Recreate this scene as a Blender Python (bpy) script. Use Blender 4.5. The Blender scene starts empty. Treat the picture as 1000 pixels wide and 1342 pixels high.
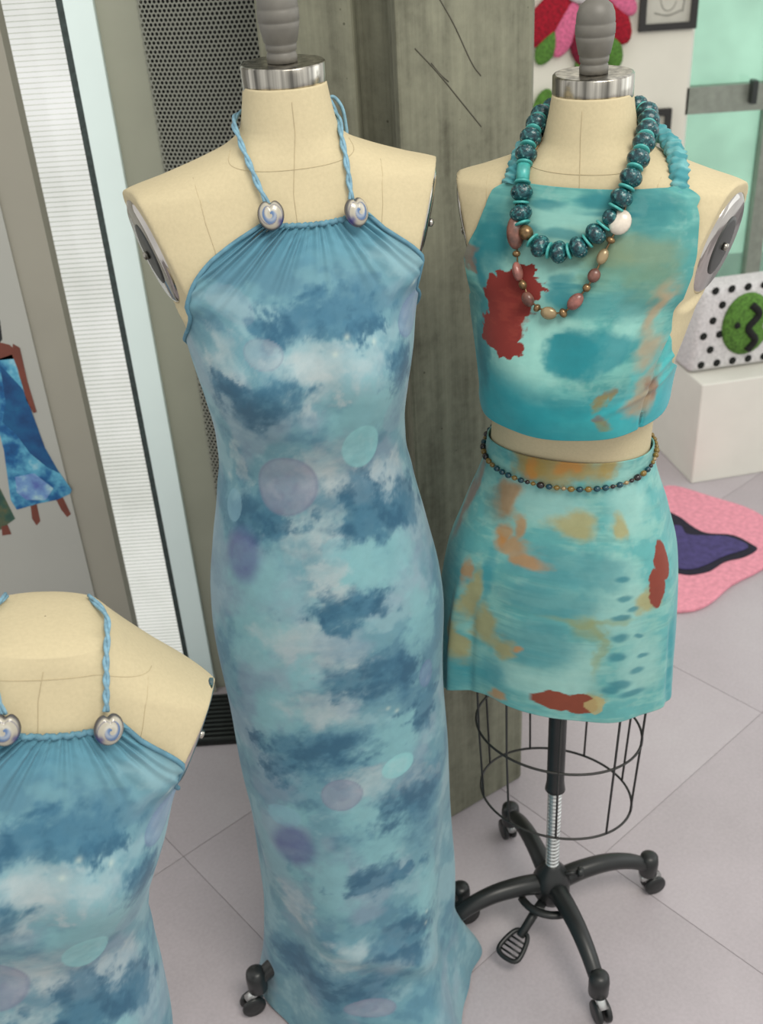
import bpy, math, random
import numpy as np
from mathutils import Vector, Matrix
random.seed(7); np.random.seed(7)
SC=bpy.context.scene; COL=SC.collection

# ------------------------------------------------------------------ camera
cd=bpy.data.cameras.new('camera'); cam=bpy.data.objects.new('camera',cd); COL.objects.link(cam)
cd.sensor_fit='VERTICAL'; cd.sensor_height=24.0; cd.lens=24.0*1380/1342; cd.clip_start=.05
CAMR=Matrix(((.9978,.0656,0.,0),(-.0339,.5161,-.8559,0),(-.0561,.8540,.5171,0),(0,0,0,1)))
q=CAMR.to_quaternion(); cam.rotation_euler=q.to_euler(); cam.location=(0,0,1.71)
cd.dof.use_dof=True; cd.dof.focus_distance=1.28; cd.dof.aperture_fstop=4.5
SC.camera=cam
# ------------------------------------------------------------------ world, lamps, exposure
W=bpy.data.worlds.new('daylight'); SC.world=W; W.use_nodes=True
bg=W.node_tree.nodes['Background']; bg.inputs[0].default_value=(.985,.985,.955,1); bg.inputs[1].default_value=1.0
def area(name,loc,rot,sx,sy,power,col):
    l=bpy.data.lights.new(name,'AREA'); l.shape='RECTANGLE'; l.size=sx; l.size_y=sy; l.energy=power; l.color=col
    o=bpy.data.objects.new(name,l); COL.objects.link(o); o.location=loc; o.rotation_euler=[math.radians(v) for v in rot]; return o
area('overhead_fill',(.9,-.2,3.3),(22,14,0),1.4,1.0,62,(1,.95,.86))  # unseen area light added overhead for soft directional shading
area('window_daylight',(3.2,1.6,1.9),(0,78,0),2.0,2.4,16,(.92,.98,1.0))
SC.view_settings.view_transform='Standard'; SC.view_settings.look='None'; SC.view_settings.gamma=1.0
SC.view_settings.use_curve_mapping=False; SC.view_settings.exposure=-.06

# ------------------------------------------------------------------ materials
def lin(c):
    c=np.asarray(c,float)/255.
    return np.where(c<=.04045,c/12.92,((c+.055)/1.055)**2.4)
def L4(c): return (*[float(v) for v in lin(c)],1.)
class NT:
    def __init__(s,name):
        s.m=bpy.data.materials.new(name); s.m.use_nodes=True; s.t=s.m.node_tree; s.n=s.t.nodes; s.l=s.t.links
        s.b=s.n['Principled BSDF']; s.out=s.n['Material Output']
    def N(s,ty,**k):
        n=s.n.new(ty)
        for a,v in k.items():
            if a in n.inputs: n.inputs[a].default_value=v
            else: setattr(n,a,v)
        return n
    def link(s,a,b): s.l.new(a,b)
    def ramp(s,fac,stops,interp='LINEAR'):
        r=s.n.new('ShaderNodeValToRGB'); s.link(fac,r.inputs[0]); e=r.color_ramp.elements
        r.color_ramp.interpolation=interp
        while len(e)<len(stops): e.new(.5)
        for i,(p,c) in enumerate(stops): e[i].position=p; e[i].color=L4(c)
        return r
    def coord(s,scale=(1,1,1),kind='Object'):
        tc=s.n.new('ShaderNodeTexCoord'); mp=s.n.new('ShaderNodeMapping'); s.link(tc.outputs[kind],mp.inputs[0]); mp.inputs['Scale'].default_value=scale
        return mp.outputs[0]
    def noise(s,vec,scale,detail=4,rough=.55):
        n=s.N('ShaderNodeTexNoise'); n.inputs['Scale'].default_value=scale; n.inputs['Detail'].default_value=detail; n.inputs['Roughness'].default_value=rough
        s.link(vec,n.inputs['Vector']); return n.outputs['Fac']
    def bump(s,h,strength,dist=.002):
        b=s.n.new('ShaderNodeBump'); b.inputs['Strength'].default_value=strength; b.inputs['Distance'].default_value=dist
        s.link(h,b.inputs['Height']); s.link(b.outputs[0],s.b.inputs['Normal'])
def plain(name,c,rough=.6,metal=0.,var=.07,scale=30.,bump=0.,spec=.5,stretch=(1,1,1),alb=.80):
    t=NT(name); v=t.coord(stretch); f=t.noise(v,scale)
    c=(np.array(c,float)/255.)**2.2*(alb if not metal>.4 else .9); c=255*c**(1/2.2); r=t.ramp(f,[(.3,np.clip(c*(1-var),0,255)),(.7,np.clip(c*(1+var),0,255))])
    t.link(r.outputs[0],t.b.inputs['Base Color']); t.b.inputs['Roughness'].default_value=rough; t.b.inputs['Metallic'].default_value=metal
    t.b.inputs['Specular IOR Level'].default_value=spec
    if bump: t.bump(f,bump)
    return t.m
def cloth(name):
    t=NT(name); a=t.N('ShaderNodeVertexColor'); a.layer_name='print'
    v=t.coord((1,1,1)); f=t.noise(v,900,2); g=t.noise(v,60,3)
    mx=t.N('ShaderNodeMix',data_type='RGBA',blend_type='MULTIPLY'); mx.inputs[0].default_value=.25
    r=t.ramp(g,[(.3,(205,205,205)),(.7,(255,255,255))]); t.link(a.outputs[0],mx.inputs[6]); t.link(r.outputs[0],mx.inputs[7])
    t.link(mx.outputs[2],t.b.inputs['Base Color']); t.b.inputs['Roughness'].default_value=.75; t.b.inputs['Sheen Weight'].default_value=.12
    t.b.inputs['Specular IOR Level'].default_value=.25; t.bump(f,.15,.0006)
    return t.m
def concrete(name,c,dark,scale=1.):
    t=NT(name); v=t.coord((1,1,1)); vs=t.coord((9,9,.5))
    a=t.noise(v,5*scale,8,.65); b=t.noise(vs,4,5,.6); d=t.noise(v,60,3,.6)
    m=t.N('ShaderNodeMath',operation='ADD'); t.link(a,m.inputs[0]); t.link(b,m.inputs[1])
    m2=t.N('ShaderNodeMath',operation='MULTIPLY_ADD'); t.link(d,m2.inputs[0]); m2.inputs[1].default_value=.35; t.link(m.outputs[0],m2.inputs[2])
    m3=t.N('ShaderNodeMath',operation='MULTIPLY'); t.link(m2.outputs[0],m3.inputs[0]); m3.inputs[1].default_value=.425
    r=t.ramp(m3.outputs[0],[(.36,dark),(.5,c),(.63,np.clip(np.array(c)*1.17,0,255))])
    # pin holes
    w=t.N('ShaderNodeTexVoronoi'); w.inputs['Scale'].default_value=26; t.link(v,w.inputs['Vector'])
    hr=t.ramp(w.outputs['Distance'],[(.035,(70,68,58)),(.06,(255,255,255))])
    mx=t.N('ShaderNodeMix',data_type='RGBA',blend_type='MULTIPLY'); mx.inputs[0].default_value=.55
    t.link(r.outputs[0],mx.inputs[6]); t.link(hr.outputs[0],mx.inputs[7])
    t.link(mx.outputs[2],t.b.inputs['Base Color']); t.b.inputs['Roughness'].default_value=.85; t.b.inputs['Specular IOR Level'].default_value=.25
    t.bump(m2.outputs[0],.25,.004); return t.m
def perforated(name):
    t=NT(name); tc=t.N('ShaderNodeTexCoord'); uv=tc.outputs['UV']
    ds=[]
    for ox,oy in ((0,0),(.5,.5)):
        mp=t.N('ShaderNodeMapping'); t.link(uv,mp.inputs[0]); mp.inputs['Scale'].default_value=(1/.0085,1/.0147,1); mp.inputs['Location'].default_value=(ox,oy,0)
        fr=t.N('ShaderNodeVectorMath',operation='FRACTION'); t.link(mp.outputs[0],fr.inputs[0])
        sb=t.N('ShaderNodeVectorMath',operation='SUBTRACT'); t.link(fr.outputs[0],sb.inputs[0]); sb.inputs[1].default_value=(.5,.5,0)
        ml=t.N('ShaderNodeVectorMath',operation='MULTIPLY'); t.link(sb.outputs[0],ml.inputs[0]); ml.inputs[1].default_value=(.0085,.0147,0)
        ln=t.N('ShaderNodeVectorMath',operation='LENGTH'); t.link(ml.outputs[0],ln.inputs[0]); ds.append(ln.outputs['Value'])
    mn=t.N('ShaderNodeMath',operation='MINIMUM'); t.link(ds[0],mn.inputs[0]); t.link(ds[1],mn.inputs[1])
    lt=t.N('ShaderNodeMath',operation='GREATER_THAN'); t.link(mn.outputs[0],lt.inputs[0]); lt.inputs[1].default_value=.0029
    t.link(lt.outputs[0],t.b.inputs['Alpha'])
    t.b.inputs['Base Color'].default_value=L4((138,139,128)); t.b.inputs['Metallic'].default_value=.25; t.b.inputs['Roughness'].default_value=.5
    return t.m
def glassy(name,tint,transl=.35,gloss=.08):
    t=NT(name); v=t.coord(); f=t.noise(v,2.5,3); c=np.array(tint,float)
    r=t.ramp(f,[(.3,np.clip(c*.93,0,255)),(.7,np.clip(c*1.04,0,255))])
    tr=t.N('ShaderNodeBsdfTransparent'); tl=t.N('ShaderNodeBsdfTranslucent'); gl=t.N('ShaderNodeBsdfGlossy'); gl.inputs['Roughness'].default_value=.08
    for s in (tr,tl): t.link(r.outputs[0],s.inputs[0])
    m1=t.N('ShaderNodeMixShader'); m1.inputs[0].default_value=transl; t.link(tr.outputs[0],m1.inputs[1]); t.link(tl.outputs[0],m1.inputs[2])
    m2=t.N('ShaderNodeMixShader'); m2.inputs[0].default_value=gloss; t.link(m1.outputs[0],m2.inputs[1]); t.link(gl.outputs[0],m2.inputs[2])
    t.link(m2.outputs[0],t.out.inputs[0]); return t.m
M={}
M['linen']=plain('cream_linen',(207,193,158),.85,var=.018,scale=260,bump=.08,spec=.2)
M['seam']=plain('seam_thread',(192,177,142),.9)
M['chrome']=plain('chrome_painted_reflections',(150,146,138),.24,1.,var=.55,scale=26,stretch=(3,3,.05))  # vertical light and dark reflections painted into a darkened chrome colour
M['chrome_plate']=plain('polished_plate',(190,185,180),.12,1.,var=.1,scale=14)
M['knob']=plain('grey_wood_paint',(110,107,100),.5,var=.06,scale=40)
M['black']=plain('black_plastic',(30,33,33),.38,var=.12,scale=25)
M['wire']=plain('black_wire',(38,38,36),.45)
M['darkdisc']=plain('dark_disc',(52,54,52),.4)
M['steel']=plain('ribbed_steel',(200,202,200),.28,.9)
M['concrete']=concrete('pillar_concrete',(113,113,98),(79,78,66))
M['crack']=plain('crack_dark',(92,90,78),.9)
M['white_wall']=plain('white_paint',(232,228,214),.8,alb=.95,var=.015,scale=6)
M['white']=plain('white_laminate',(226,224,214),.5,alb=.95,var=.015,scale=8)
M['board']=plain('grey_board',(178,174,160),.75,alb=.72,var=.02,scale=5)
M['paper']=plain('poster_paper',(196,196,188),.5,alb=.72,var=.015,scale=4)
M['mullion']=plain('mullion_grey',(176,178,160),.55,var=.03,scale=5)

M['gasket']=plain('rubber_gasket',(58,70,68),.6,var=.2,scale=120)
M['perf']=perforated('perforated_sheet')
M['duct']=plain('dark_backing',(22,22,20),.8)

M['frost']=glassy('frosted_window_glass',(254,255,252),transl=.02,gloss=.03)
M['paleblue']=plain('pale_blue_frame',(230,246,244),.4,var=.015,scale=4,alb=1.0)
M['slat']=glassy('blind_slat',(240,243,236),transl=.35)
M['greenglass']=glassy('green_glass',(216,244,230),transl=.25)
M['alu']=plain('aluminium_frame',(158,164,152),.4,.3)
M['darkmetal']=plain('dark_metal',(62,66,64),.4,.5)
M['cloth']=cloth('printed_fabric')
M['cord']=plain('blue_cord',(124,166,186),.7,var=.12,scale=160)
M['binding']=plain('blue_binding',(92,140,160),.7,var=.1,scale=80)
M['turq']=plain('turquoise_stone',(70,165,160),.35,var=.12,scale=90)
M['brown']=plain('brown_stone',(108,72,62),.3,var=.25,scale=110)
M['pink']=plain('pink_brown_stone',(138,88,80),.28,var=.2,scale=120)
M['pearl']=plain('pearl_stone',(214,204,190),.2,var=.1,scale=60)
M['bronze']=plain('bronze_bead',(120,96,66),.3,.6,var=.25,scale=150)
M['amber']=plain('amber_glass',(116,94,42),.15,var=.2,scale=90)
M['dteal']=plain('dark_teal_glass',(18,60,72),.15,var=.25,scale=120)
M['jet']=plain('black_glass',(34,28,30),.15,var=.3,scale=90)
M['goldbead']=plain('gold_bead',(158,138,104),.25,.3,var=.1)
M['tuft_red']=plain('red_yarn',(160,14,38),.95,var=.25,scale=120,bump=.8)
M['tuft_pink']=plain('pink_yarn',(224,112,150),.95,var=.15,scale=120,bump=.8)
M['tuft_wine']=plain('wine_yarn',(118,14,44),.95,var=.25,scale=120,bump=.8)
M['tuft_white']=plain('white_yarn',(225,222,222),.95,var=.08,scale=120,bump=.8)
M['tuft_green']=plain('green_yarn',(86,130,52),.95,var=.25,scale=120,bump=.8)
M['tuft_black']=plain('black_yarn',(26,28,26),.95,var=.25,scale=120,bump=.8)
M['rug_pink']=plain('pink_rug_pile',(240,158,174),.95,var=.07,scale=70,bump=.6)
M['rug_navy']=plain('navy_rug_pile',(74,66,118),.95,var=.12,scale=70,bump=.6)
M['rug_black']=plain('black_rug_pile',(32,30,46),.95,var=.15,scale=70,bump=.6)
M['frame_black']=plain('black_frame',(40,38,36),.5)
M['mat_board']=plain('mat_board',(216,213,200),.8,var=.02)
M['ink']=plain('grey_ink',(160,158,148),.8)
M['skin']=plain('printed_brown',(120,62,48),.6,var=.1,scale=20)
M['print_black']=plain('printed_black',(28,32,34),.6)
M['pblue']=None
def printcloud(name,cols,scale):
    t=NT(name); v=t.coord((1,1,1)); f=t.noise(v,scale,6,.6); r=t.ramp(f,[(.3+.4*i/(len(cols)-1),c) for i,c in enumerate(cols)])
    t.link(r.outputs[0],t.b.inputs['Base Color']); t.b.inputs['Roughness'].default_value=.6; return t.m
M['pblue']=printcloud('printed_blue_cloud',[(8,52,104),(18,92,146),(92,168,196),(170,206,214)],16)
M['pnavy']=printcloud('printed_navy',[(6,44,92),(14,74,124),(20,96,140)],20)
M['ppurple']=printcloud('printed_purple',[(84,104,170),(110,150,196),(170,206,208)],30)
M['pgreen']=printcloud('printed_green',[(20,56,56),(50,84,70),(96,92,60)],30)
M['heart']=None
def vcol(name,rough,spec=.6):
    t=NT(name); a=t.N('ShaderNodeVertexColor'); a.layer_name='print'; v=t.coord(); f=t.noise(v,300,2)
    t.link(a.outputs[0],t.b.inputs['Base Color']); t.b.inputs['Roughness'].default_value=rough; t.b.inputs['Specular IOR Level'].default_value=spec; t.bump(f,.05,.0005); return t.m
M['heart']=vcol('swirl_glass_bead',.15)
M['speck']=None
def speck():
    t=NT('speckled_teal_bead'); v=t.coord(); f=t.noise(v,190,3,.6); w=t.N('ShaderNodeTexVoronoi'); w.inputs['Scale'].default_value=210; t.link(v,w.inputs['Vector'])
    r=t.ramp(f,[(.40,(12,40,48)),(.55,(28,78,84)),(.66,(58,120,120)),(.76,(150,178,172))]); r2=t.ramp(w.outputs['Distance'],[(.12,(196,206,200)),(.24,(0,0,0))])
    mx=t.N('ShaderNodeMix',data_type='RGBA',blend_type='SCREEN'); mx.inputs[0].default_value=.35; t.link(r.outputs[0],mx.inputs[6]); t.link(r2.outputs[0],mx.inputs[7])
    t.link(mx.outputs[2],t.b.inputs['Base Color']); t.b.inputs['Roughness'].default_value=.22; t.bump(f,.5,.002); return t.m
M['speck']=speck()
def floor_mat():
    t=NT('floor_tile'); v=t.coord((1,1,1)); a=t.noise(v,1.6,6,.6); b=t.noise(v,150,2)
    m=t.N('ShaderNodeMath',operation='MULTIPLY_ADD'); t.link(b,m.inputs[0]); m.inputs[1].default_value=.35; t.link(a,m.inputs[2])
    r=t.ramp(m.outputs[0],[(.45,(162,155,158)),(.7,(175,167,171)),(.9,(183,177,180))])
    t.link(r.outputs[0],t.b.inputs['Base Color']); t.b.inputs['Roughness'].default_value=.42; t.b.inputs['Specular IOR Level'].default_value=.4; return t.m
M['tile']=floor_mat()
M['joint']=plain('tile_joint',(150,144,146),.8,alb=.9)

# ------------------------------------------------------------------ mesh helpers
class MB:
    def __init__(s): s.v=[]; s.f=[]
    def add(s,vs,fs):
        o=len(s.v); s.v+= [tuple(float(c) for c in p) for p in vs]; s.f+=[tuple(i+o for i in f) for f in fs]; return s
    def box(s,c,d,rz=0.,top=1.):
        x,y,z=[v/2 for v in d]; P=[]
        for dz in (-1,1):
            k=top if dz>0 else 1.
            for dx,dy in ((-1,-1),(1,-1),(1,1),(-1,1)):
                px,py=dx*x*k,dy*y*k; P.append((c[0]+px*math.cos(rz)-py*math.sin(rz),c[1]+px*math.sin(rz)+py*math.cos(rz),c[2]+dz*z))
        return s.add(P,[(3,2,1,0),(4,5,6,7),(0,1,5,4),(1,2,6,5),(2,3,7,6),(3,0,4,7)])
    def prism(s,poly,z0,z1):
        n=len(poly); a=sum(poly[i][0]*poly[(i+1)%n][1]-poly[(i+1)%n][0]*poly[i][1] for i in range(n))
        if a<0: poly=poly[::-1]
        return s.add([(p[0],p[1],z0) for p in poly]+[(p[0],p[1],z1) for p in poly],[tuple(range(n))[::-1],tuple(range(n,2*n))]+[(i,(i+1)%n,n+(i+1)%n,n+i) for i in range(n)])
    def vprism(s,poly,y0,y1):   # polygon in x,z extruded along y (y0 = front)
        n=len(poly); a=sum(poly[i][0]*poly[(i+1)%n][1]-poly[(i+1)%n][0]*poly[i][1] for i in range(n))
        if a<0: poly=poly[::-1]
        return s.add([(p[0],y0,p[1]) for p in poly]+[(p[0],y1,p[1]) for p in poly],[tuple(range(n)),tuple(range(n,2*n))[::-1]]+[(i,n+i,n+(i+1)%n,(i+1)%n) for i in range(n)])
    def lathe(s,prof,c=(0,0,0),axis=(0,0,1),n=24,cap=True):
        a=Vector(axis).normalized(); q=Vector((0,0,1)).rotation_difference(a); P=[]
        for r,z in prof:
            for i in range(n):
                t=2*math.pi*i/n; p=q@Vector((r*math.cos(t),r*math.sin(t),z)); P.append((c[0]+p.x,c[1]+p.y,c[2]+p.z))
        F=[(j*n+i,j*n+(i+1)%n,(j+1)*n+(i+1)%n,(j+1)*n+i) for j in range(len(prof)-1) for i in range(n)]
        if cap: F+= [tuple(range(n))[::-1],tuple(range((len(prof)-1)*n,len(prof)*n))]
        return s.add(P,F)
    def ball(s,c,r,n=12,m=8,rot=None):
        rr=r if hasattr(r,'__len__') else (r,r,r); P=[]
        for j in range(m+1):
            ph=math.pi*j/m
            for i in range(n):
                t=2*math.pi*i/n; p=Vector((rr[0]*math.sin(ph)*math.cos(t),rr[1]*math.sin(ph)*math.sin(t),-rr[2]*math.cos(ph)))
                if rot: p=rot@p
                P.append((c[0]+p.x,c[1]+p.y,c[2]+p.z))
        return s.add(P,[(j*n+i,j*n+(i+1)%n,(j+1)*n+(i+1)%n,(j+1)*n+i) for j in range(m) for i in range(n)])
    def tube(s,path,r,n=8,closed=False,flat=1.):
        P=[Vector(p) for p in path]; m=len(P); V=[]; up=None
        for k in range(m):
            if closed: t=(P[(k+1)%m]-P[k-1]).normalized()
            else: t=(P[min(k+1,m-1)]-P[max(k-1,0)]).normalized()
            if up is None: up=Vector((0,0,1)) if abs(t.z)<.9 else Vector((0,1,0))
            a=t.cross(up).normalized(); up=a.cross(t).normalized(); rk=r[k] if hasattr(r,'__len__') else r
            for i in range(n):
                g=2*math.pi*i/n; V.append(P[k]+a*rk*math.cos(g)+up*rk*flat*math.sin(g))
        F=[]
        for k in range(m if closed else m-1):
            k2=(k+1)%m; F+=[(k*n+i,k*n+(i+1)%n,k2*n+(i+1)%n,k2*n+i) for i in range(n)]
        if not closed: F+=[tuple(range(n))[::-1],tuple(range((m-1)*n,m*n))]
        return s.add(V,F)
    def mesh(s,name):
        me=bpy.data.meshes.new(name); me.from_pydata(s.v,[],s.f); me.update(); return me
    def build(s,name,mat,parent=None,smooth=False,loc=None,bevel=0):
        return place(name,s.mesh(name),mat,parent,smooth,loc,bevel)
def place(name,me,mat,parent=None,smooth=False,loc=None,bevel=0):
    o=bpy.data.objects.new(name,me); COL.objects.link(o)
    if mat is not None:
        me.materials.clear(); me.materials.append(M[mat] if isinstance(mat,str) else mat)
    if smooth: me.polygons.foreach_set('use_smooth',[True]*len(me.polygons))
    if parent: o.parent=parent
    if loc is not None: o.location=loc
    if bevel:
        b=o.modifiers.new('bevel','BEVEL'); b.width=bevel; b.segments=2; b.limit_method='ANGLE'
    return o
def smooth_path(pts,n=60,closed=False):
    P=np.array(pts,float); m=len(P); out=[]
    segs=m if closed else m-1
    for i in range(segs):
        p0=P[(i-1)%m] if closed or i>0 else 2*P[0]-P[1]; p1=P[i]; p2=P[(i+1)%m]; p3=P[(i+2)%m] if closed or i+2<m else 2*P[-1]-P[-2]
        for t in np.linspace(0,1,max(2,n//segs),endpoint=False):
            out.append(.5*((2*p1)+(-p0+p2)*t+(2*p0-5*p1+4*p2-p3)*t*t+(-p0+3*p1-3*p2+p3)*t**3))
    if not closed: out.append(P[-1])
    return np.array(out)
def by_len(path,n):
    d=np.r_[0,np.cumsum(np.linalg.norm(np.diff(path,axis=0),axis=1))]; q=np.linspace(0,d[-1],n) if isinstance(n,int) else np.asarray(n)
    return np.stack([np.interp(q,d,path[:,k]) for k in range(3)],1),d[-1]
def grid(name,X,Y,Z,mat,parent,colour=None,wrap=False,solid=0.,uv=None):
    r,c=X.shape; me=bpy.data.meshes.new(name); V=np.stack([X,Y,Z],-1).reshape(-1,3)
    i=np.arange(r-1)[:,None]; cc=c if wrap else c-1; j=np.arange(cc)[None,:]
    a=i*c+j; b=i*c+(j+1)%c; F=np.stack([a,b,b+c,a+c],-1).reshape(-1,4)
    me.vertices.add(len(V)); me.vertices.foreach_set('co',V.ravel().astype(np.float32))
    me.loops.add(F.size); me.loops.foreach_set('vertex_index',F.ravel().astype(np.int32))
    me.polygons.add(len(F)); me.polygons.foreach_set('loop_start',np.arange(0,F.size,4,dtype=np.int32)); me.polygons.foreach_set('loop_total',np.full(len(F),4,np.int32))
    me.update(calc_edges=True); me.validate()
    if colour is not None:
        ca=me.color_attributes.new('print','FLOAT_COLOR','POINT'); ca.data.foreach_set('color',np.concatenate([(colour*.80).reshape(-1,3),np.ones((len(V),1))],1).ravel().astype(np.float32))
    if uv is not None:
        ul=me.uv_layers.new(name='UVMap'); U=uv.reshape(-1,2)[F.ravel()]; ul.data.foreach_set('uv',U.ravel().astype(np.float32))
    o=place(name,me,mat,parent,True)
    if solid:
        s=o.modifiers.new('thickness','SOLIDIFY'); s.thickness=solid; s.offset=-1
    return o
def empty(name,loc=(0,0,0),rot=(0,0,0)):
    o=bpy.data.objects.new(name,None); COL.objects.link(o); o.location=loc; o.rotation_euler=rot; o.empty_display_size=.1; return o
def tag(o,label,cat,group=None):
    o['label']=label; o['category']=cat
    if group: o['group']=group
    return o
def struct(o,label=None):
    o['kind']='structure'
    if label: o['label']=label
    return o
def dup(o,parent=None,loc=None,rot=None,scale=None):
    c=o.copy(); COL.objects.link(c)
    if parent: c.parent=parent
    if loc is not None: c.location=loc
    if rot is not None: c.rotation_euler=rot
    if scale is not None: c.scale=scale
    return c

# ------------------------------------------------------------------ printed patterns
def fbm(u,v,sc,oct=5,seed=0,rough=.55):
    out=np.zeros_like(u); amp=1.; tot=0.; rs=np.random.RandomState(seed+11)
    for k in range(oct):
        T=rs.rand(64,64); x=u*sc*2**k+rs.rand()*50; y=v*sc*2**k+rs.rand()*50
        xi=np.floor(x).astype(int); yi=np.floor(y).astype(int); fx=x-xi; fy=y-yi; fx=fx*fx*(3-2*fx); fy=fy*fy*(3-2*fy)
        g=lambda a,b:T[(xi+a)%64,(yi+b)%64]
        out+=amp*((g(0,0)*(1-fx)+g(1,0)*fx)*(1-fy)+(g(0,1)*(1-fx)+g(1,1)*fx)*fy); tot+=amp; amp*=rough
    return out/tot
def sst(a,b,x):
    t=np.clip((x-a)/(b-a),0,1); return t*t*(3-2*t)
def lay(col,c,m):
    return col*(1-m[...,None])+lin(c)*m[...,None]
def blob(u,v,b,soft=.35,wx=0.,wz=0.):
    d=np.sqrt(((u-b[0]+wx)/b[2])**2+((v-b[1]+wz)/b[3])**2); return 1-sst(1-soft,1+soft,d)

# ------------------------------------------------------------------ body and garment surfaces
# ---- torso profile: z, half width, front depth, back depth (metres, left form's own height)
PROF=np.array([
(.68,.150,.112,.130),(.72,.156,.117,.138),(.78,.160,.118,.14),(.84,.160,.114,.135),(.92,.150,.104,.113),(1.00,.129,.094,.09),(1.06,.1165,.092,.084),
(1.10,.1165,.104,.088),(1.16,.123,.128,.094),(1.21,.131,.138,.100),(1.26,.139,.126,.106),(1.285,.149,.116,.107),(1.31,.178,.106,.106),(1.36,.202,.088,.098),
(1.39,.202,.077,.088),(1.412,.190,.069,.08),(1.425,.150,.065,.074),(1.44,.105,.061,.068),(1.452,.076,.057,.063),(1.465,.061,.054,.058),
(1.49,.054,.051,.054),(1.515,.0495,.0485,.050)])
def pchip(x,y,q):
    h=np.diff(x);d=np.diff(y)/h;m=np.zeros_like(y)
    for i in range(1,len(x)-1):
        if d[i-1]*d[i]>0:
            w1=2*h[i]+h[i-1];w2=h[i]+2*h[i-1];m[i]=(w1+w2)/(w1/d[i-1]+w2/d[i])
    m[0]=d[0];m[-1]=d[-1]
    q=np.clip(q,x[0],x[-1]);i=np.clip(np.searchsorted(x,q)-1,0,len(x)-2)
    t=(q-x[i])/h[i]
    return (y[i]*(1+2*t)*(1-t)**2+m[i]*h[i]*t*(1-t)**2+y[i+1]*t*t*(3-2*t)+m[i+1]*h[i]*t*t*(t-1))
def armcut(z): return .146+(np.asarray(z)-1.29)*.26      # lateral limit of the cut arm plane
XS=np.array([(0.,0.),(1.6,0.)])          # sideways lean of the form: height, shift
WK=np.array([(0.,1.),(1.6,1.)])          # width factor by height
XL=(np.array([(0.,0.),(1.41,0.),(1.47,.010),(1.6,.010)]),np.array([(0.,1.),(1.41,1.),(1.47,.92),(1.6,.92)]))
XR=(np.array([(0.,0.),(1.05,0.),(1.3,.014),(1.41,.016),(1.47,.011),(1.6,.011)]),np.array([(0.,1.),(.95,1.),(1.02,.95),(1.1,.93),(1.18,.97),(1.25,1.),(1.36,.965),(1.42,.965),(1.47,.93),(1.6,.93)]))
def use(p):
    global XS,WK
    XS,WK=p
def sp(v,e): return np.sign(v)*np.abs(v)**e
def torso(th,z,off=0.):
    th=np.asarray(th,float);z=np.asarray(z,float)
    w=pchip(PROF[:,0],PROF[:,1],z);f=pchip(PROF[:,0],PROF[:,2],z);b=pchip(PROF[:,0],PROF[:,3],z)
    s=np.sin(th);c=np.cos(th)
    x=w*sp(s,.92)
    d=np.where(c>0,f,b)
    y=-d*sp(c,.88)
    bump=.012*np.exp(-((np.abs(x)-.072)/.045)**2-((z-1.205)/.05)**2)*(c>0)
    dip=.012*np.exp(-(x/.03)**2-((z-1.20)/.06)**2)*(c>0)
    y=y-bump+dip
    n=np.maximum(np.hypot(x,y),1e-6)
    x=x+off*x/n;y=y+off*y/n
    lim=armcut(np.maximum(z,1.285))+off+.27*y+.3*np.clip(1.285-z,0,1)+12*np.clip(1.285-z,0,1)**2
    x=np.where(z>1.20,np.clip(x,-lim,lim),x)
    return x*np.interp(z,WK[:,0],WK[:,1])+np.interp(z,XS[:,0],XS[:,1]),y
DP=np.array([(-.05,.195,.215,.17),(0.0,.184,.205,.16),(.08,.172,.182,.156),(.18,.166,.168,.152),(.33,.162,.150,.150),(.50,.163,.140,.150),(.72,.164,.124,.144),(.80,.165,.123,.145),(.86,.162,.118,.138),(.94,.149,.108,.116),(1.02,.131,.099,.095),(1.08,.122,.105,.092),(1.16,.13,.130,.10),(1.5,.146,.13,.10)])
def dress(th,z,off=.005):
    x,y=torso(th,np.maximum(z,.70),off)
    w=pchip(DP[:,0],DP[:,1],z);f=pchip(DP[:,0],DP[:,2],z);b=pchip(DP[:,0],DP[:,3],z)
    s=np.sin(th);c=np.cos(th)
    x2=w*sp(s,.95);y2=-np.where(c>0,f,b)*sp(c,.92)
    k=np.clip((1.10-z)/.08,0,1)
    k=k*k*(3-2*k)
    return x*(1-k)+x2*k,y*(1-k)+y2*k
SKP=np.array([(.50,.187,.125,.15),(.62,.186,.125,.15),(.72,.182,.125,.15),(.80,.176,.124,.15),(.88,.166,.119,.133),(.96,.142,.104,.106),(1.02,.125,.098,.091),(1.07,.1185,.101,.09),(1.2,.1185,.101,.09)])
def skirt(th,z):
    w=pchip(SKP[:,0],SKP[:,1],z);f=pchip(SKP[:,0],SKP[:,2],z);b=pchip(SKP[:,0],SKP[:,3],z)
    s=np.sin(th);c=np.cos(th)
    x2=w*sp(s,.8)-.012*np.clip((1.0-z)/.3,0,1);y2=-np.where(c>0,f,b)*sp(c,.72)
    x,y=torso(th,z,.0045);k=np.clip((z-.93)/.12,0,1);k=k*k*(3-2*k)
    return x*k+x2*(1-k),y*k+y2*(1-k)
TPP=np.array([(1.02,.123,.098,.09),(1.06,.125,.103,.092),(1.10,.127,.121,.095),(1.16,.127,.148,.097),(1.21,.132,.158,.102),(1.26,.140,.148,.108)])
def top(th,z):
    x,y=torso(th,z,.007)
    w=pchip(TPP[:,0],TPP[:,1],z);f=pchip(TPP[:,0],TPP[:,2],z);b=pchip(TPP[:,0],TPP[:,3],z)
    s=np.sin(th);c=np.cos(th)
    x2=w*sp(s,.95)+np.interp(z,XS[:,0],XS[:,1]);y2=-np.where(c>0,f,b)*sp(c,.9)
    k=np.clip((1.27-z)/.08,0,1);k=k*k*(3-2*k)
    return x*(1-k)+x2*k,y*(1-k)+y2*k
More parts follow.
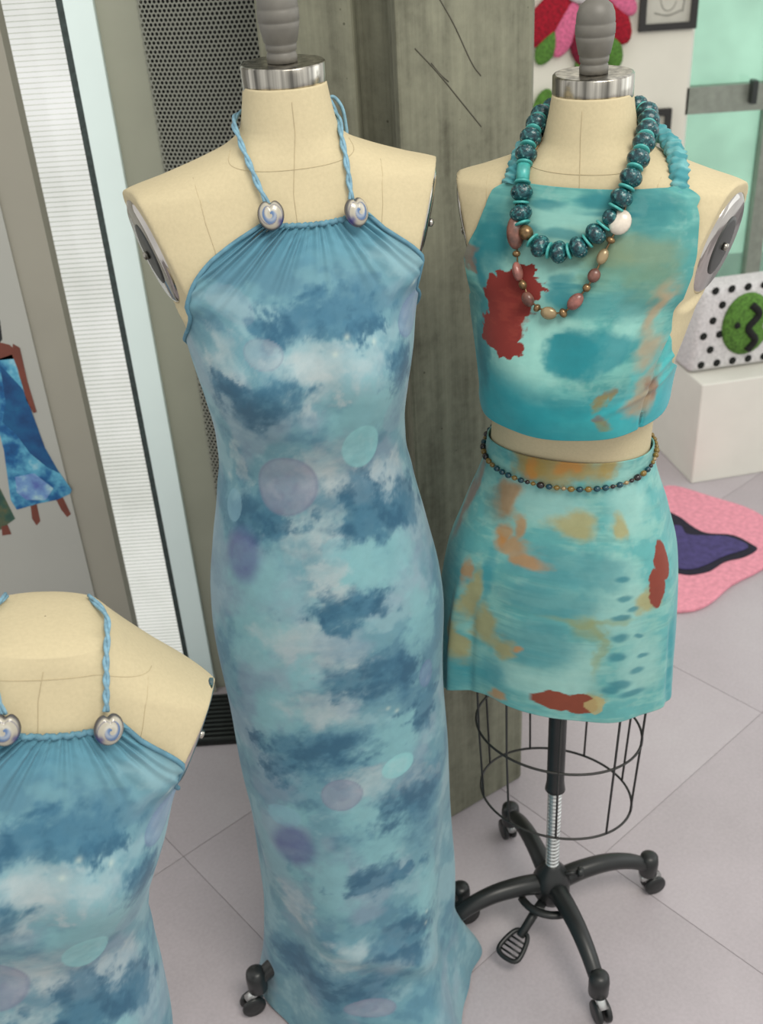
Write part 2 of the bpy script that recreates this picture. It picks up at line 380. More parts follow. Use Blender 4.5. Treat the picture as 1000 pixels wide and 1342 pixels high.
# ================================================================== the place
# ---- floor
fl=struct(MB().prism([(-2.8,-1.3),(3.6,-1.3),(3.6,5.1),(.1,5.1),(.1,2.085),(-2.8,2.085)],-.05,-.0016).build('floor','joint'),'pale grey lavender tiled floor')
TS=.60; tm=MB().box((0,0,0),(TS-.0014,TS-.0014,.0016)).mesh('tile'); TA=math.radians(40)
cx,cy=.85,1.82; first=True
def cut(poly,lim):           # keep the part of a polygon with y < lim
    out=[]
    for k in range(len(poly)):
        p,q=poly[k],poly[(k+1)%len(poly)]
        if p[1]<=lim: out.append(p)
        if (p[1]<=lim)!=(q[1]<=lim): t=(lim-p[1])/(q[1]-p[1]); out.append((p[0]+t*(q[0]-p[0]),lim))
    return out
for i in range(-7,8):
    for j in range(-7,8):
        a=(i+.5)*TS; b=(j+.5)*TS; x=cx+a*math.cos(TA)-b*math.sin(TA); y=cy+a*math.sin(TA)+b*math.cos(TA)
        if not(-1.7<x<2.9 and -.2<y<4.6): continue
        if x<-.2 and y>1.64:
            h=TS/2-.0007; P=[(dx*h*math.cos(TA)-dy*h*math.sin(TA),dx*h*math.sin(TA)+dy*h*math.cos(TA)) for dx,dy in ((-1,-1),(1,-1),(1,1),(-1,1))]
            P=cut(P,2.085-y)
            if len(P)>2: MB().prism(P,-.0008,.0008).build('tile','tile',fl,loc=(x,y,-.0008))
            continue
        o=place('tile',tm,'tile' if first else None,fl); first=False; o.location=(x,y,-.0008); o.rotation_euler=(0,0,TA)
# ---- concrete pillar
PIL=[(.266,1.665),(.060,1.535),(.052,1.610),(.012,1.625),(.004,1.588),(-.135,1.660),(-.06,1.97),(.32,1.99)]
pil=struct(MB().prism(PIL,0,2.9).build('concrete_pillar','concrete',None,bevel=.006),'rough grey concrete pillar with a vertical groove and diagonal scratches')
def pface(s,z,off=.0006):      # point on the pillar's right-hand front face
    a=np.array(PIL[1]); b=np.array(PIL[0]); p=a+(b-a)*s; n=np.array((b[1]-a[1],-(b[0]-a[0]))); n/=np.linalg.norm(n); return (p[0]+n[0]*off,p[1]+n[1]*off,z)
for pts in ([(.13,1.505),(.28,1.47),(.45,1.425),(.60,1.385)],[(.27,1.575),(.40,1.53),(.53,1.475),(.60,1.455)],[(.24,1.483),(.30,1.467),(.36,1.455)]):
    MB().tube(smooth_path([pface(s,z,.0) for s,z in pts],20),.0011,6).build('scratch','crack',pil)
# ---- window wall
wl=struct(MB().box((-1.10,2.01,1.25),(1.006,.04,2.5)).build('wall_left','board'),'grey display board standing against the window')
win=empty('window_1',(-.55,2.05,0)); struct(win,'bright frosted window with fine horizontal slats')
MB().box((-.02,.035,1.3),(.24,.006,2.6)).build('pane','frost',win)
sl=MB()
for k in range(260): sl.box((-.005,.048,.02+k*.0095),(.21,.0012,.0014))
o=sl.build('blind_slats','slat',win); o['kind']='stuff'
gk=MB().box((.0535,-.012,1.3),(.0115,.03,2.6)).build('gasket','gasket',win)
MB().box((.0855,-.008,1.312),(.0525,.04,2.56)).build('frame','paleblue',win,bevel=.002)
MB().box((.0855,-.010,.016),(.0535,.042,.03)).build('sill_cap','mullion',win)
struct(MB().prism([(-.4380,2.035),(-.366,2.050),(-.366,2.11),(-.438,2.11)],0,2.6).build('trim_1','mullion'),'grey window mullion')
# perforated sheet, softly bowed
uu,zz=np.meshgrid(np.linspace(0,1,40),np.linspace(0,2.6,10)); X=-.368+.40*uu; Y=2.045-.045*np.sin(math.pi*uu)
ps=grid('perforated_panel',X,Y,zz,'perf',None,uv=np.stack([uu*.42,zz],-1)); struct(ps,'perforated metal panel between the window and the pillar')
struct(MB().box((-.15,2.09,1.3),(.5,.02,2.6)).build('wall_back_left','duct'),'dark cavity behind the perforated panel')  # shade inside the cavity put into a near-black sheet
gr=tag(empty('floor_grille',(-.7,1.915,0)),'dark slatted floor grille along the foot of the window','grille')
MB().box((0,0,.003),(1.3,.17,.004)).build('tray','duct',gr)
gm=MB().box((0,0,0),(1.28,.006,.010)).mesh('slat')
for k in range(11):
    o=place('slat',gm,'darkmetal' if k==0 else None,gr); o.location=(0,-.075+k*.015,.0102)
# ---- poster on the board
po=tag(empty('fashion_poster',(-.98,1.99,.10)),'pale poster with fashion drawings of a figure in a blue cloud dress','poster')
ox,oz=-.98,.10
MB().box((-.005,-.0025,.85),(.635,.004,1.7)).build('sheet','paper',po)
def pr(name,poly,mat,lvl):
    MB().vprism([(a-ox,b-oz) for a,b in poly],-.0048-lvl*.0006,-.0040).build(name,mat,po)
pr('figure_head',[(-.7469,1.023),(-.7213,1.0055),(-.7264,.966),(-.7422,.951),(-.7775,.9616)],'print_black',0)
pr('figure_shoulders',[(-.766,.9768),(-.7324,.96),(-.7157,.954),(-.7037,.9402),(-.7105,.9243),(-.7414,.9232),(-.779,.9259)],'skin',1)
pr('figure_arm',[(-.7078,.9551),(-.6963,.9462),(-.6978,.8735),(-.6955,.8223),(-.6947,.8049),(-.7013,.8036),(-.709,.8319),(-.7103,.8995),(-.7146,.9328)],'skin',2)
pr('figure_dress',[(-.7856,.9296),(-.7406,.9264),(-.7079,.9356),(-.7122,.8913),(-.7063,.8231),(-.6994,.7345),(-.6815,.6693),(-.6615,.6172),(-.6667,.6081),(-.6975,.5952),(-.7403,.5888),(-.7894,.5771),(-.7965,.6027),(-.7823,.7226),(-.7816,.7585),(-.824,.7793)],'pblue',1)
pr('dress_navy_print',[(-.7438,.9135),(-.7300,.89),(-.7108,.8576),(-.7052,.8143),(-.6955,.7162),(-.6787,.6598),(-.7011,.6763),(-.7291,.7112),(-.7481,.7586),(-.7695,.7872),(-.752,.83)],'pnavy',2)  # navy area printed on the figure's dress
pr('dress_hem_print',[(-.7736,.6577),(-.7315,.6638),(-.6995,.6239),(-.7219,.597),(-.7625,.6001),(-.7792,.6204)],'ppurple',2)
pr('figure_foot',[(-.7578,.5844),(-.7435,.5891),(-.7453,.5445),(-.7561,.5335),(-.762,.5517)],'skin',0)
pr('figure_foot',[(-.7004,.5973),(-.6846,.6018),(-.6758,.5567),(-.6857,.5497),(-.6947,.5699)],'skin',0)
pr('second_figure_trousers',[(-.8445,.6349),(-.8124,.6324),(-.7981,.5545),(-.8379,.528),(-.8732,.5208)],'pgreen',0)
pr('second_figure_foot',[(-.8322,.5375),(-.8181,.5403),(-.8155,.5163),(-.8362,.514)],'skin',1)
pr('sketched_bag',[(-.7239,.2676),(-.7116,.293),(-.6899,.3043),(-.6703,.2962),(-.6719,.2699),(-.6797,.2305),(-.7307,.2347)],'print_black',0)
for l in ([(-.9082,.2761),(-.87,.295),(-.8571,.2674)],[(-.7239,.2676),(-.7324,.2947),(-.667,.3132),(-.668,.2956)],[(-.85,.26),(-.80,.275),(-.74,.272)]):
    MB().tube([(a-ox,-.0046,b-oz) for a,b in l],.0009,5).build('sketch_line','ink',po)
# ---- far wall with its glass door
struct(MB().box((.55,4.35,1.3),(1.48,.10,2.6)).build('wall_back','white_wall'),'white far wall')
dr=empty('door_1',(1.29,4.36,0)); struct(dr,'green-tinted glass door and side light')
MB().box((.165,.02,.44),(.33,.012,.80)).build('pane','greenglass',dr); MB().box((.165,.02,1.75),(.33,.012,1.64)).build('pane','greenglass',dr)
MB().box((.165,0,.88),(.33,.05,.10)).build('transom','alu',dr); MB().box((.36,0,1.3),(.06,.06,2.6)).build('stile','alu',dr)
MB().box((.01,0,1.3),(.02,.05,2.6)).build('stile','white',dr); MB().box((.165,0,.02),(.33,.05,.04)).build('bottom_rail','alu',dr)
MB().box((.265,-.045,.905),(.02,.05,.085)).build('handle','darkmetal',dr)
MB().box((.80,.02,1.3),(.82,.012,2.6)).build('side_light','greenglass',dr)
# ---- tufted flower on the wall
fw=tag(empty('tufted_flower',(.87,4.30,1.36)),'tufted wall flower with red and pink petals and green leaves','wall art')
def petal(mat,dx,dz,w,l,name='petal',y=-.026):
    MB().ball((0,0,0),(w,.022,l),14,10).build(name,mat,fw,True,(dx,y,dz)).rotation_euler=(0,math.atan2(dx,dz)+0.,0)
for m,dx,dz,w,l in (('tuft_red',-.135,-.145,.062,.115),('tuft_pink',-.068,-.185,.048,.10),('tuft_wine',.005,-.215,.055,.10),('tuft_red',.105,-.15,.055,.115),('tuft_pink',.130,-.095,.042,.080),('tuft_red',-.17,.02,.06,.10),('tuft_pink',.125,.04,.05,.07),('tuft_red',-.08,.16,.06,.10),('tuft_pink',.08,.16,.06,.10)): petal(m,dx,dz,w,l)
MB().ball((0,0,0),(.10,.03,.10),16,10).build('centre','tuft_white',fw,True,(0,-.035,0))
for dx,dz in ((-.13,-.235),(.11,-.26),(-.145,-.46)): petal('tuft_green',dx,dz,.04,.075,'leaf',-.024)
MB().tube(smooth_path([(0,-.016,-.2),(-.03,-.016,-.4),(-.12,-.016,-.50),(-.05,-.016,-.62)],24),.012,8).build('stem','tuft_green',fw,True)
# ---- framed drawings
def frame(x0,x1,z0,z1,label,art):
    t=tag(empty('picture_frame',((x0+x1)/2,4.30,z0)),label,'picture frame'); w=x1-x0; h=z1-z0; b=.024
    for dx,dz,sx,sz in ((0,b/2,w,b),(0,h-b/2,w,b),(-w/2+b/2,h/2,b,h-2*b),(w/2-b/2,h/2,b,h-2*b)): MB().box((dx,-.012,dz),(sx,.024,sz)).build('frame_bar','frame_black',t)
    MB().box((0,-.004,h/2),(w-2*b,.006,h-2*b)).build('mat_board','mat_board',t)
    for p,mt,r in art: MB().tube(smooth_path([(a,-.0075,c) for a,c in p],30),r,6).build('drawing_line',mt,t)
frame(1.082,1.298,1.150,1.42,'black picture frame with a faint round line drawing on pale mat',[([(.03*math.cos(t),.11+.045*math.sin(t)) for t in np.linspace(0,6,14)],'ink',.002),([(-.05,.06),(.0,.05),(.05,.065)],'ink',.003),([(.055,.06),(.058,.12),(.052,.2)],'ink',.003)])
frame(1.02,1.232,.60,.868,'black picture frame with a small green drawing, below the round drawing',[([(.045,.20),(.055,.16),(.05,.12),(.06,.08)],'tuft_green',.006)])
# ---- pedestal and spotted cushion
PA=math.radians(10); pc=Vector((.989,2.878)); d1=Vector((math.cos(PA),math.sin(PA))); d2=Vector((-math.sin(PA),math.cos(PA)))
pcn=pc+d1*.24+d2*.20
pd=tag(MB().box((0,0,.171),(.48,.40,.342)).build('pedestal','white',None,loc=(pcn.x,pcn.y,0),bevel=.004),'plain white box pedestal beside the pink rug','pedestal'); pd.rotation_euler=(0,0,PA)
sb=tag(empty('spotted_cushion',(pc.x+d1.x*.17+d2.x*.14,pc.y+d1.y*.17+d2.y*.14,.342),(0,0,PA)),'white cushion with black spots and a green tufted face, on the pedestal','cushion')
b=MB().box((0,0,.135),(.36,.13,.26),0,.86).build('cushion_body','tuft_white',sb,True); 
bv=b.modifiers.new('round','BEVEL'); bv.width=.02; bv.segments=3
dm=MB().ball((0,0,0),(.012,.004,.012),10,6).mesh('spot'); fst=True
for k,(ax,az) in enumerate([(-.14+.052*i+(.026 if j%2 else 0),.03+.046*j) for j in range(6) for i in range(6)]):
    lim=.18*(1-.14*(az/.26))-.02
    if abs(ax)<lim and math.hypot(ax+.004,(az-.145)*.85)>.085:
        o=place('spot',dm,'tuft_black' if fst else None,sb,fst); fst=False; o.location=(ax,-.065*(1-.14*az/.26)-.001,az)
gf=MB().ball((0,0,0),(.080,.035,.098),22,14).build('green_face','tuft_green',sb,True,(-.004,-.062,.145))
MB().tube(smooth_path([(-.005,-.030,.07),(.018,-.034,.04),(-.012,-.036,.0),(.015,-.034,-.04),(-.004,-.030,-.075)],30),.011,8).build('stripe','tuft_black',gf,True)
MB().ball((-.045,-.028,.01),(.010,.008,.010)).build('dark_spot','tuft_black',gf,True)
MB().ball((.052,-.026,.0),(.017,.01,.017)).build('eye','tuft_white',gf,True); MB().ball((.052,-.035,.0),(.008,.005,.008)).build('pupil','tuft_black',gf,True)
# ---- lips rug
rg=tag(empty('lips_rug',(.80,2.52,0)),'pink lips-shaped tufted rug with navy mouth and black edge','rug')
def rugl(name,pts,mat,z0,z1): MB().prism([(p[0]-.80,p[1]-2.52) for p in smooth_path(pts,70,True)[:, :2]],z0,z1).build(name,mat,rg,bevel=.004)
rugl('pink_lips',[(.862,2.844),(.93,2.854),(1.016,2.78),(1.115,2.685),(1.138,2.586),(1.077,2.412),(.939,2.316),(.853,2.238),(.786,2.212),(.70,2.23),(.60,2.32),(.53,2.48),(.56,2.64),(.66,2.76),(.76,2.80)],'rug_pink',.0005,.013)
rugl('black_edge',[(.822,2.740),(.887,2.67),(.91,2.615),(.941,2.568),(1.013,2.547),(1.05,2.494),(1.056,2.465),(1.008,2.432),(.949,2.415),(.895,2.376),(.838,2.364),(.79,2.381),(.70,2.40),(.64,2.47),(.66,2.58),(.74,2.70)],'rug_black',.0125,.0165)
rugl('navy_mouth',[(.779,2.600),(.873,2.612),(.884,2.563),(.935,2.548),(.997,2.533),(1.035,2.476),(.956,2.440),(.891,2.402),(.844,2.386),(.794,2.400),(.72,2.43),(.67,2.49),(.70,2.56)],'rug_navy',.016,.0205)

# ================================================================== dress forms
def knob(parent,x,z):
    pr_=[(.0165,0),(.0168,.007),(.0158,.0115),(.0150,.013),(.0166,.0145),(.0172,.021),(.0166,.0225),(.0182,.024),(.0214,.041),(.0222,.047),(.0214,.0482),(.0226,.0495),(.0226,.062),(.0216,.0635),(.0222,.065),(.0212,.076),(.0180,.085),(.0115,.0915),(.0035,.0945)]
    pr_=[(r,h*.84) for r,h in pr_]
    MB().lathe(pr_,(x,0,z),(.0,-.03,1),28).build('neck_knob','knob',parent,True)
def make_form(name,loc,rot,dz,xp,label,neck=True,stand=None,zmin=.68):
    use(xp); t=tag(empty(name,loc,rot),label,'dress form')
    ztop=1.514 if neck else 1.450
    zs=np.concatenate([np.linspace(zmin,1.25,70),np.linspace(1.255,1.40,50),np.linspace(1.402,ztop,60)]); th=np.linspace(-np.pi,np.pi,180,endpoint=False)
    TH,ZZ=np.meshgrid(th,zs); X,Y=torso(TH,ZZ)
    # close top and bottom with shrinking rows
    def shr(X,Y,Z,k,dzv): c=X.mean(); return c+(X-c)*k,Y*k,Z+dzv
    topd=[shr(X[-1],Y[-1],ZZ[-1],k,h) for k,h in (((.97,.001),(.85,.004),(.6,.008),(.3,.010),(.01,.0105)) if not neck else ((.9,.0),(.5,.0),(.01,.0)))]
    botd=[shr(X[0],Y[0],ZZ[0],k,h) for k,h in ((.01,-.012),(.5,-.010),(.9,-.005))]
    X=np.vstack([[b[0] for b in botd],X,[b[0] for b in topd]]); Y=np.vstack([[b[1] for b in botd],Y,[b[1] for b in topd]]); ZZ=np.vstack([[b[2] for b in botd],ZZ,[b[2] for b in topd]])
    drop=(lambda x,z:0.) if neck else (lambda x,z:-.42*np.clip(np.abs(x)-.055,0,1)*sst(1.25,1.40,np.asarray(z,float)))
    grid('torso',X,Y,ZZ+dz+drop(X,ZZ),'linen',t,wrap=True)
    def line(pts): MB().tube(pts,.00032,5).build('seam','seam',t,True)
    def P(thv,z,off=.0003): x,y=torso(np.array([thv]),np.array([z]),off); return (float(x[0]),float(y[0]),z+dz+float(drop(float(x[0]),z)))
    line([P(0,z) for z in np.linspace(ztop-.012,1.36,26)])
    if neck: line([P(a,1.462-.027*math.cos(a)) for a in np.linspace(-1.25,1.25,40)])
    else: line([P(a,1.440-.010*math.cos(a)) for a in np.linspace(-1.2,1.2,40)])
    def thx(xv,z):
        q=np.linspace(0,1.55,200)*np.sign(xv); x,_=torso(q,np.full_like(q,z)); return float(q[np.argmin(np.abs(x-xv))])
    for sgn in (-1,1): line([P(thx(sgn*(.104-.02*k),z),z) for k,z in zip(np.linspace(0,1,20),np.linspace(1.432,1.30,20))])
    # arm plates
    for sgn in (-1,1):
        xs=float(np.interp(1.345,XS[:,0],XS[:,1])); kx=float(np.interp(1.345,WK[:,0],WK[:,1]))
        c=Vector((sgn*kx*float(armcut(1.345))+xs,.0,1.345+dz+float(drop(.165,1.36)))); e1=Vector((sgn*.26*kx,0,1)).normalized(); e2=Vector((sgn*.27*kx,1,0)).normalized(); nn=Vector((sgn*1,-.27*kx,-.26*kx)).normalized()
        def disc(a,b,h0,h1,rim,nm,mat,par,n=40):
            m=MB(); V=[]; rows=[(1.0,h0),(1.0,h1*.6+h0*.4),(1-rim,h1),(.05,h1)]
            for k,h in rows:
                for i in range(n):
                    g=2*math.pi*i/n; V.append(c+e1*(a*k*math.cos(g))+e2*(b*k*math.sin(g))+nn*h)
            F=[(j*n+i,j*n+(i+1)%n,(j+1)*n+(i+1)%n,(j+1)*n+i) for j in range(3) for i in range(n)]+[tuple(range(3*n,4*n))]
            if sgn<0: F=[f[::-1] for f in F]
            return m.add(V,F).build(nm,mat,par,True)
        pl=disc(.063,.052,-.004,.0045,.12,'arm_plate','chrome_plate',t)
        disc(.036,.027,.004,.0065,.15,'plate_disc','darkdisc',pl)
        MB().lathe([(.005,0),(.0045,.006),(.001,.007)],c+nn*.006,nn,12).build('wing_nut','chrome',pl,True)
    if neck:
        r=.0497*float(np.interp(1.513,WK[:,0],WK[:,1])); xs=float(np.interp(1.513,XS[:,0],XS[:,1]))
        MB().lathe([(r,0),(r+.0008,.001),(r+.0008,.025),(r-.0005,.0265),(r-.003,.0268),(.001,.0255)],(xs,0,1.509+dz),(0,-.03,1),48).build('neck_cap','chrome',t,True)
        knob(t,xs,1.5355+dz)
    if stand is not None:
        a0,zb=stand
        st=MB().lathe([(.0175,.345),(.0165,.352),(.0150,.365),(.0150,.62),(.0150,zb)],n=24).build('pole','black',t,True)
        pr_=[]
        for k in range(24): z=.135+k*.0088; pr_+=[(.0098,z),(.0122,z+.0022),(.0122,z+.0060),(.0098,z+.0085)]
        MB().lathe(pr_,n=20).build('ribbed_post','steel',t,False)
        MB().lathe([(.012,.060),(.026,.066),(.034,.085),(.034,.118),(.026,.136),(.016,.150),(.012,.158)],n=24).build('hub','black',t,True)
        lg=None
        for k in range(4):
            g=math.radians(a0+90*k)-rot[2]
            if lg is None:
                lg=MB().tube(smooth_path([(.018,0,.108),(.06,0,.116),(.11,0,.116),(.155,0,.103),(.193,0,.080)],20),list(np.linspace(.019,.0135,21)),10,flat=1.0).build('leg','black',t,True)
                MB().lathe([(.013,.050),(.0175,.056),(.0180,.085),(.0165,.098),(.010,.103),(.001,.104)],(.200,0,0),n=20).build('leg_cap','black',lg,True)
                cs=MB(); cs.lathe([(.005,.030),(.005,.055)],(.200,0,0),n=10); cs.tube([(.186,0,.044),(.205,0,.047),(.222,0,.036)],.009,8)
                cs.build('caster_fork','steel',lg,True)
                for s in (-1,1): MB().lathe([(.006,-.0045),(.0195,-.004),(.0213,-.001),(.0213,.002),(.0195,.0045),(.006,.005)],(.214,s*.0085,.0216),(0,1,0),22).build('caster_wheel','black',lg,True)
                first=lg; lg.rotation_euler=(0,0,g)
            else:
                c=dup(first,t,rot=(0,0,g))
                for ch in list(first.children): dup(ch,c)
        MB().tube([(.02,.0,.135),(.048,.012,.138)],[.004,.004],8).lathe([(.009,0),(.010,.003),(.010,.008),(.007,.011)],(.045,.011,.138),(.9,.25,0),14).build('height_knob','black',t,True)
    return t
FL=(-.085,1.232); FR=(.268,1.300); YL=math.radians(10); YR=math.radians(-24.6); DZL=.007; DZR=-.035
fA=make_form('dress_form',(*FL,0),(0,0,YL),DZL,XL,'cream dress form with grey neck knob wearing the long blue cloud-print halter dress',True,(22,.66),.70)
fB=make_form('dress_form',(*FR,0),(0,0,YR),DZR,XR,'cream dress form on black caster base wearing the turquoise crop top and skirt',True,(14,.66),.68)
# pedal and brace on the visible stand
def loc_r(x,y): # world offset -> stand's own axes
    return (x*math.cos(-YR)-y*math.sin(-YR),x*math.sin(-YR)+y*math.cos(-YR))
pe=loc_r(-.068,-.072); pm=loc_r(-.035,-.036); dirp=Vector((pe[0],pe[1],0)).normalized(); sd=Vector((-dirp.y,dirp.x,0))
pdl=MB().tube([(pm[0]*.4,pm[1]*.4,.075),(pm[0],pm[1],.070),(pe[0],pe[1],.052)],[.010,.009,.008],8).build('pedal_arm','black',fB,True)
def pp(a,b,z): return Vector((pe[0],pe[1],0))+dirp*a+sd*b+Vector((0,0,z))
rim=smooth_path([pp(-.008,-.010,.054),pp(.012,-.019,.048),pp(.038,-.020,.040),pp(.044,0,.038),pp(.038,.020,.040),pp(.012,.019,.048),pp(-.008,.010,.054)],40,True)
MB().tube(rim,.0045,8,True).build('pedal_rim','black',pdl,True)
for a in (.006,.015,.024,.033): MB().tube([pp(a,-.017,.050-.0003*a*1000),pp(a,.017,.050-.0003*a*1000)],.0022,6).build('pedal_bar','black',pdl,True)
for g0,g1 in ((-163,-79),):
    p=[loc_r(.06*math.cos(math.radians(g)),.06*math.sin(math.radians(g))) for g in np.linspace(g0,g1,9)]
    MB().tube([(a,b,.088) for a,b in p],.008,8,flat=.8).build('leg_brace','black',fB,True)
MB().box((*loc_r(-.028,-.045),.082),(.016,.010,.010)).build('brake_clip','steel',fB)
# wire cage under the hips
def ring(w,d,z): return [(w*math.sin(t),-d*math.cos(t),z) for t in np.linspace(0,2*math.pi,72,endpoint=False)]
cg=MB().tube(ring(.130,.102,.338),.0022,6,True).build('cage_ring','wire',fB,True); MB().tube(ring(.137,.108,.490),.0022,6,True).build('cage_ring','wire',fB,True)
for t in np.radians([12,52,88,128,168,212,255,300,335]):
    MB().tube([(.130*math.sin(t),-.102*math.cos(t),.338),(.137*math.sin(t),-.108*math.cos(t),.49),(.143*math.sin(t),-.104*math.cos(t),.655)],.0019,6).build('cage_wire','wire',fB,True)

# ================================================================== long halter dress
DK=[(0.007,1.281,0.0497,0.0221),(0.059,1.266,0.0262,0.0108),(-0.02,1.292,0.0301,0.0177),(-0.085,1.19,0.0524,0.032),(-0.117,1.212,0.0236,0.0183),(0.12,1.209,0.0314,0.0256),(0.047,1.036,0.0327,0.0439),(0.069,0.999,0.0563,0.021),(0.109,0.991,0.0353,0.025),(0.161,0.998,0.0393,0.0292),(-0.109,1.023,0.0511,0.0328),(-0.067,1.01,0.034,0.0196),(-0.001,0.879,0.0406,0.0249),(0.033,0.88,0.0353,0.0178),(-0.018,0.872,0.017,0.017),(0.037,0.758,0.0497,0.033),(0.072,0.755,0.0327,0.0331),(0.11,0.665,0.0288,0.0296),(-0.042,0.646,0.0511,0.0301),(-0.102,0.614,0.0288,0.0222),(-0.123,0.661,0.0196,0.0179),(0.073,0.51,0.0511,0.0363),(0.014,0.391,0.0393,0.0221),(0.052,0.382,0.0236,0.0126),(0.048,0.245,0.0537,0.0345),(-0.139,0.185,0.0654,0.0289),(-0.075,0.167,0.0864,0.0369)]
WT=[(-0.117,1.255,0.0288,0.0262),(0.003,1.231,0.0602,0.0195),(-0.01,1.199,0.0157,0.0247),(0.013,1.099,0.0393,0.037),(0.027,1.062,0.0367,0.0285),(-0.026,0.999,0.0484,0.0322),(0.105,1.051,0.0353,0.0268),(-0.141,1.097,0.0183,0.0327),(-0.008,0.928,0.0223,0.0273),(-0.056,0.841,0.0537,0.0298),(-0.033,0.723,0.0445,0.0272),(0.008,0.583,0.0367,0.0247),(0.02,0.239,0.0301,0.0314),(-0.041,0.24,0.0275,0.0327),(-0.115,0.324,0.0275,0.0363),(0.088,0.536,0.0327,0.0283),(-0.01,0.787,0.0262,0.0257)]
MT=[(0.058,1.17,0.0458,0.0364),(0.06,0.94,0.0589,0.0423),(0.03,0.939,0.0275,0.0322),(-0.111,0.933,0.0471,0.0386),(0.118,0.828,0.0288,0.0474),(-0.046,0.79,0.0249,0.0261),(0.063,0.64,0.0471,0.0404),(0.033,0.451,0.0393,0.0428),(0.102,0.284,0.0288,0.078),(-0.055,0.388,0.0327,0.0656),(-0.096,0.531,0.0301,0.0232),(-0.115,0.847,0.0445,0.0495),(-0.096,0.721,0.0432,0.0425),(0.008,0.519,0.038,0.0289)]
MO=[(-0.073,0.931,0.0406,0.0416,'m2'),(-0.069,1.307,0.0209,0.023,'g2'),(0.147,1.262,0.0327,0.0248,'v'),(-0.058,1.254,0.0249,0.017,'g'),(-0.058,1.198,0.0327,0.021,'d'),(0.056,1.112,0.0314,0.0343,'m'),(-0.055,1.067,0.0471,0.0449,'p'),(-0.154,1.028,0.0183,0.0236,'b'),(-0.131,0.96,0.0327,0.0388,'V'),(0.13,1.143,0.0353,0.0311,'g2'),(0.007,0.964,0.0183,0.0211,'m2'),(-0.047,0.785,0.0249,0.0263,'m2'),(-0.02,0.567,0.0262,0.0281,'p'),(0.06,0.59,0.0262,0.0203,'m'),(-0.106,0.523,0.0275,0.0205,'b'),(-0.097,0.465,0.0327,0.0397,'V'),(0.0,0.716,0.0131,0.0161,'g2'),(0.123,0.724,0.017,0.023,'v'),(-0.016,0.129,0.034,0.0171,'p')]
MC={'v':((122,138,178),.55),'g':((160,172,182),.45),'g2':((146,166,182),.3),'m':((146,208,210),.8),'m2':((134,184,194),.35),'p':((146,148,168),.7),'b':((136,180,198),.6),'V':((88,94,144),.8),'d':((62,110,136),.35)}
def cloud_print(u,v):
    n1=fbm(u,v*1.25,13,6,1,.6); n2=fbm(u,v*1.3,34,5,2,.6); n3=fbm(u,v,9,4,3); w1=(fbm(u,v,42,6,4,.62)-.5); w2=(fbm(u,v,42,6,5,.62)-.5); s1=(fbm(u,v,15,4,6)-.5); s2=(fbm(u,v,15,4,7)-.5)
    col=np.zeros(u.shape+(3,))+lin((110,156,170)); col=lay(col,(78,124,148),sst(.47,.36,n1)*.6); col=lay(col,(150,186,194),sst(.5,.62,n1)*.6); col=lay(col,(152,168,184),sst(.52,.66,n3)*.45)
    for b in MT: col=lay(col,(136,188,194),blob(u,v,b,.5,w1*.07+s1*.03,w2*.05+s2*.02)*.72)
    for b in WT: col=lay(col,(188,200,202),blob(u,v,b,.5,w1*.09+s1*.03,w2*.06+s2*.02)*np.clip(.30+1.1*(n2-.35),0,.75))
    for b in DK:
        m=blob(u,v,(b[0],b[1],b[2]*1.15,b[3]*1.2),.36,w1*.11+s1*.02,w2*.06+s2*.012); col=lay(col,(68,118,144),m*.75); m2=blob(u,v,(b[0],b[1],b[2]*.9,b[3]*.9),.5,w1*.12+s1*.03,w2*.06); col=lay(col,(46,92,120),m2*sst(.36,.58,n2)*.75)
    for b in MO:
        c,a=MC[b[4]]; soft=.05 if b[4] not in 'V' else .35
        d=np.sqrt(((u-b[0])/b[2])**2+((v-b[1])/b[3])**2); col=lay(col,c,blob(u,v,b,soft)*a*(.8+.6*(n2-.4)))
        if b[4] in ('p','g','v','m'):
            rim=np.exp(-((d-.96)/.045)**2); col=lay(col,(84,104,136),rim*.26*(b[4]!='m')); col=lay(col,(186,198,202),np.exp(-((d-.45)/.3)**2)*.16*sst(.4,.6,n2))
        if b[4]=='p': col=lay(col,(100,112,144),np.exp(-((d-.30)/.12)**2)*.35*sst(.42,.6,n2))
    col=lay(col,(92,152,174),sst(1.325,1.375,v+.02*w1)*.75)
    for a,b in ((.035,1.262),(.07,1.252),(.02,1.245),(.05,.70),(.063,.69),(.09,.27),(.085,.25),(.12,1.30)): col=lay(col,(206,220,208),np.exp(-((u-a)**2+(v-b)**2)/.0032**2)*.5)
    return col
EL=np.array([(1.05,-math.pi),(1.11,-3.0),(1.15,-2.6),(1.20,-2.0),(1.24,-1.5),(1.27,-1.13),(1.29,-.93),(1.311,-.745),(1.332,-.605),(1.353,-.455),(1.37,-.31),(1.386,-.15)])
ER=np.array([(1.05,math.pi),(1.11,3.0),(1.15,2.6),(1.20,2.05),(1.24,1.58),(1.27,1.25),(1.30,.97),(1.324,.785),(1.339,.655),(1.353,.532),(1.365,.44),(1.386,.33)])
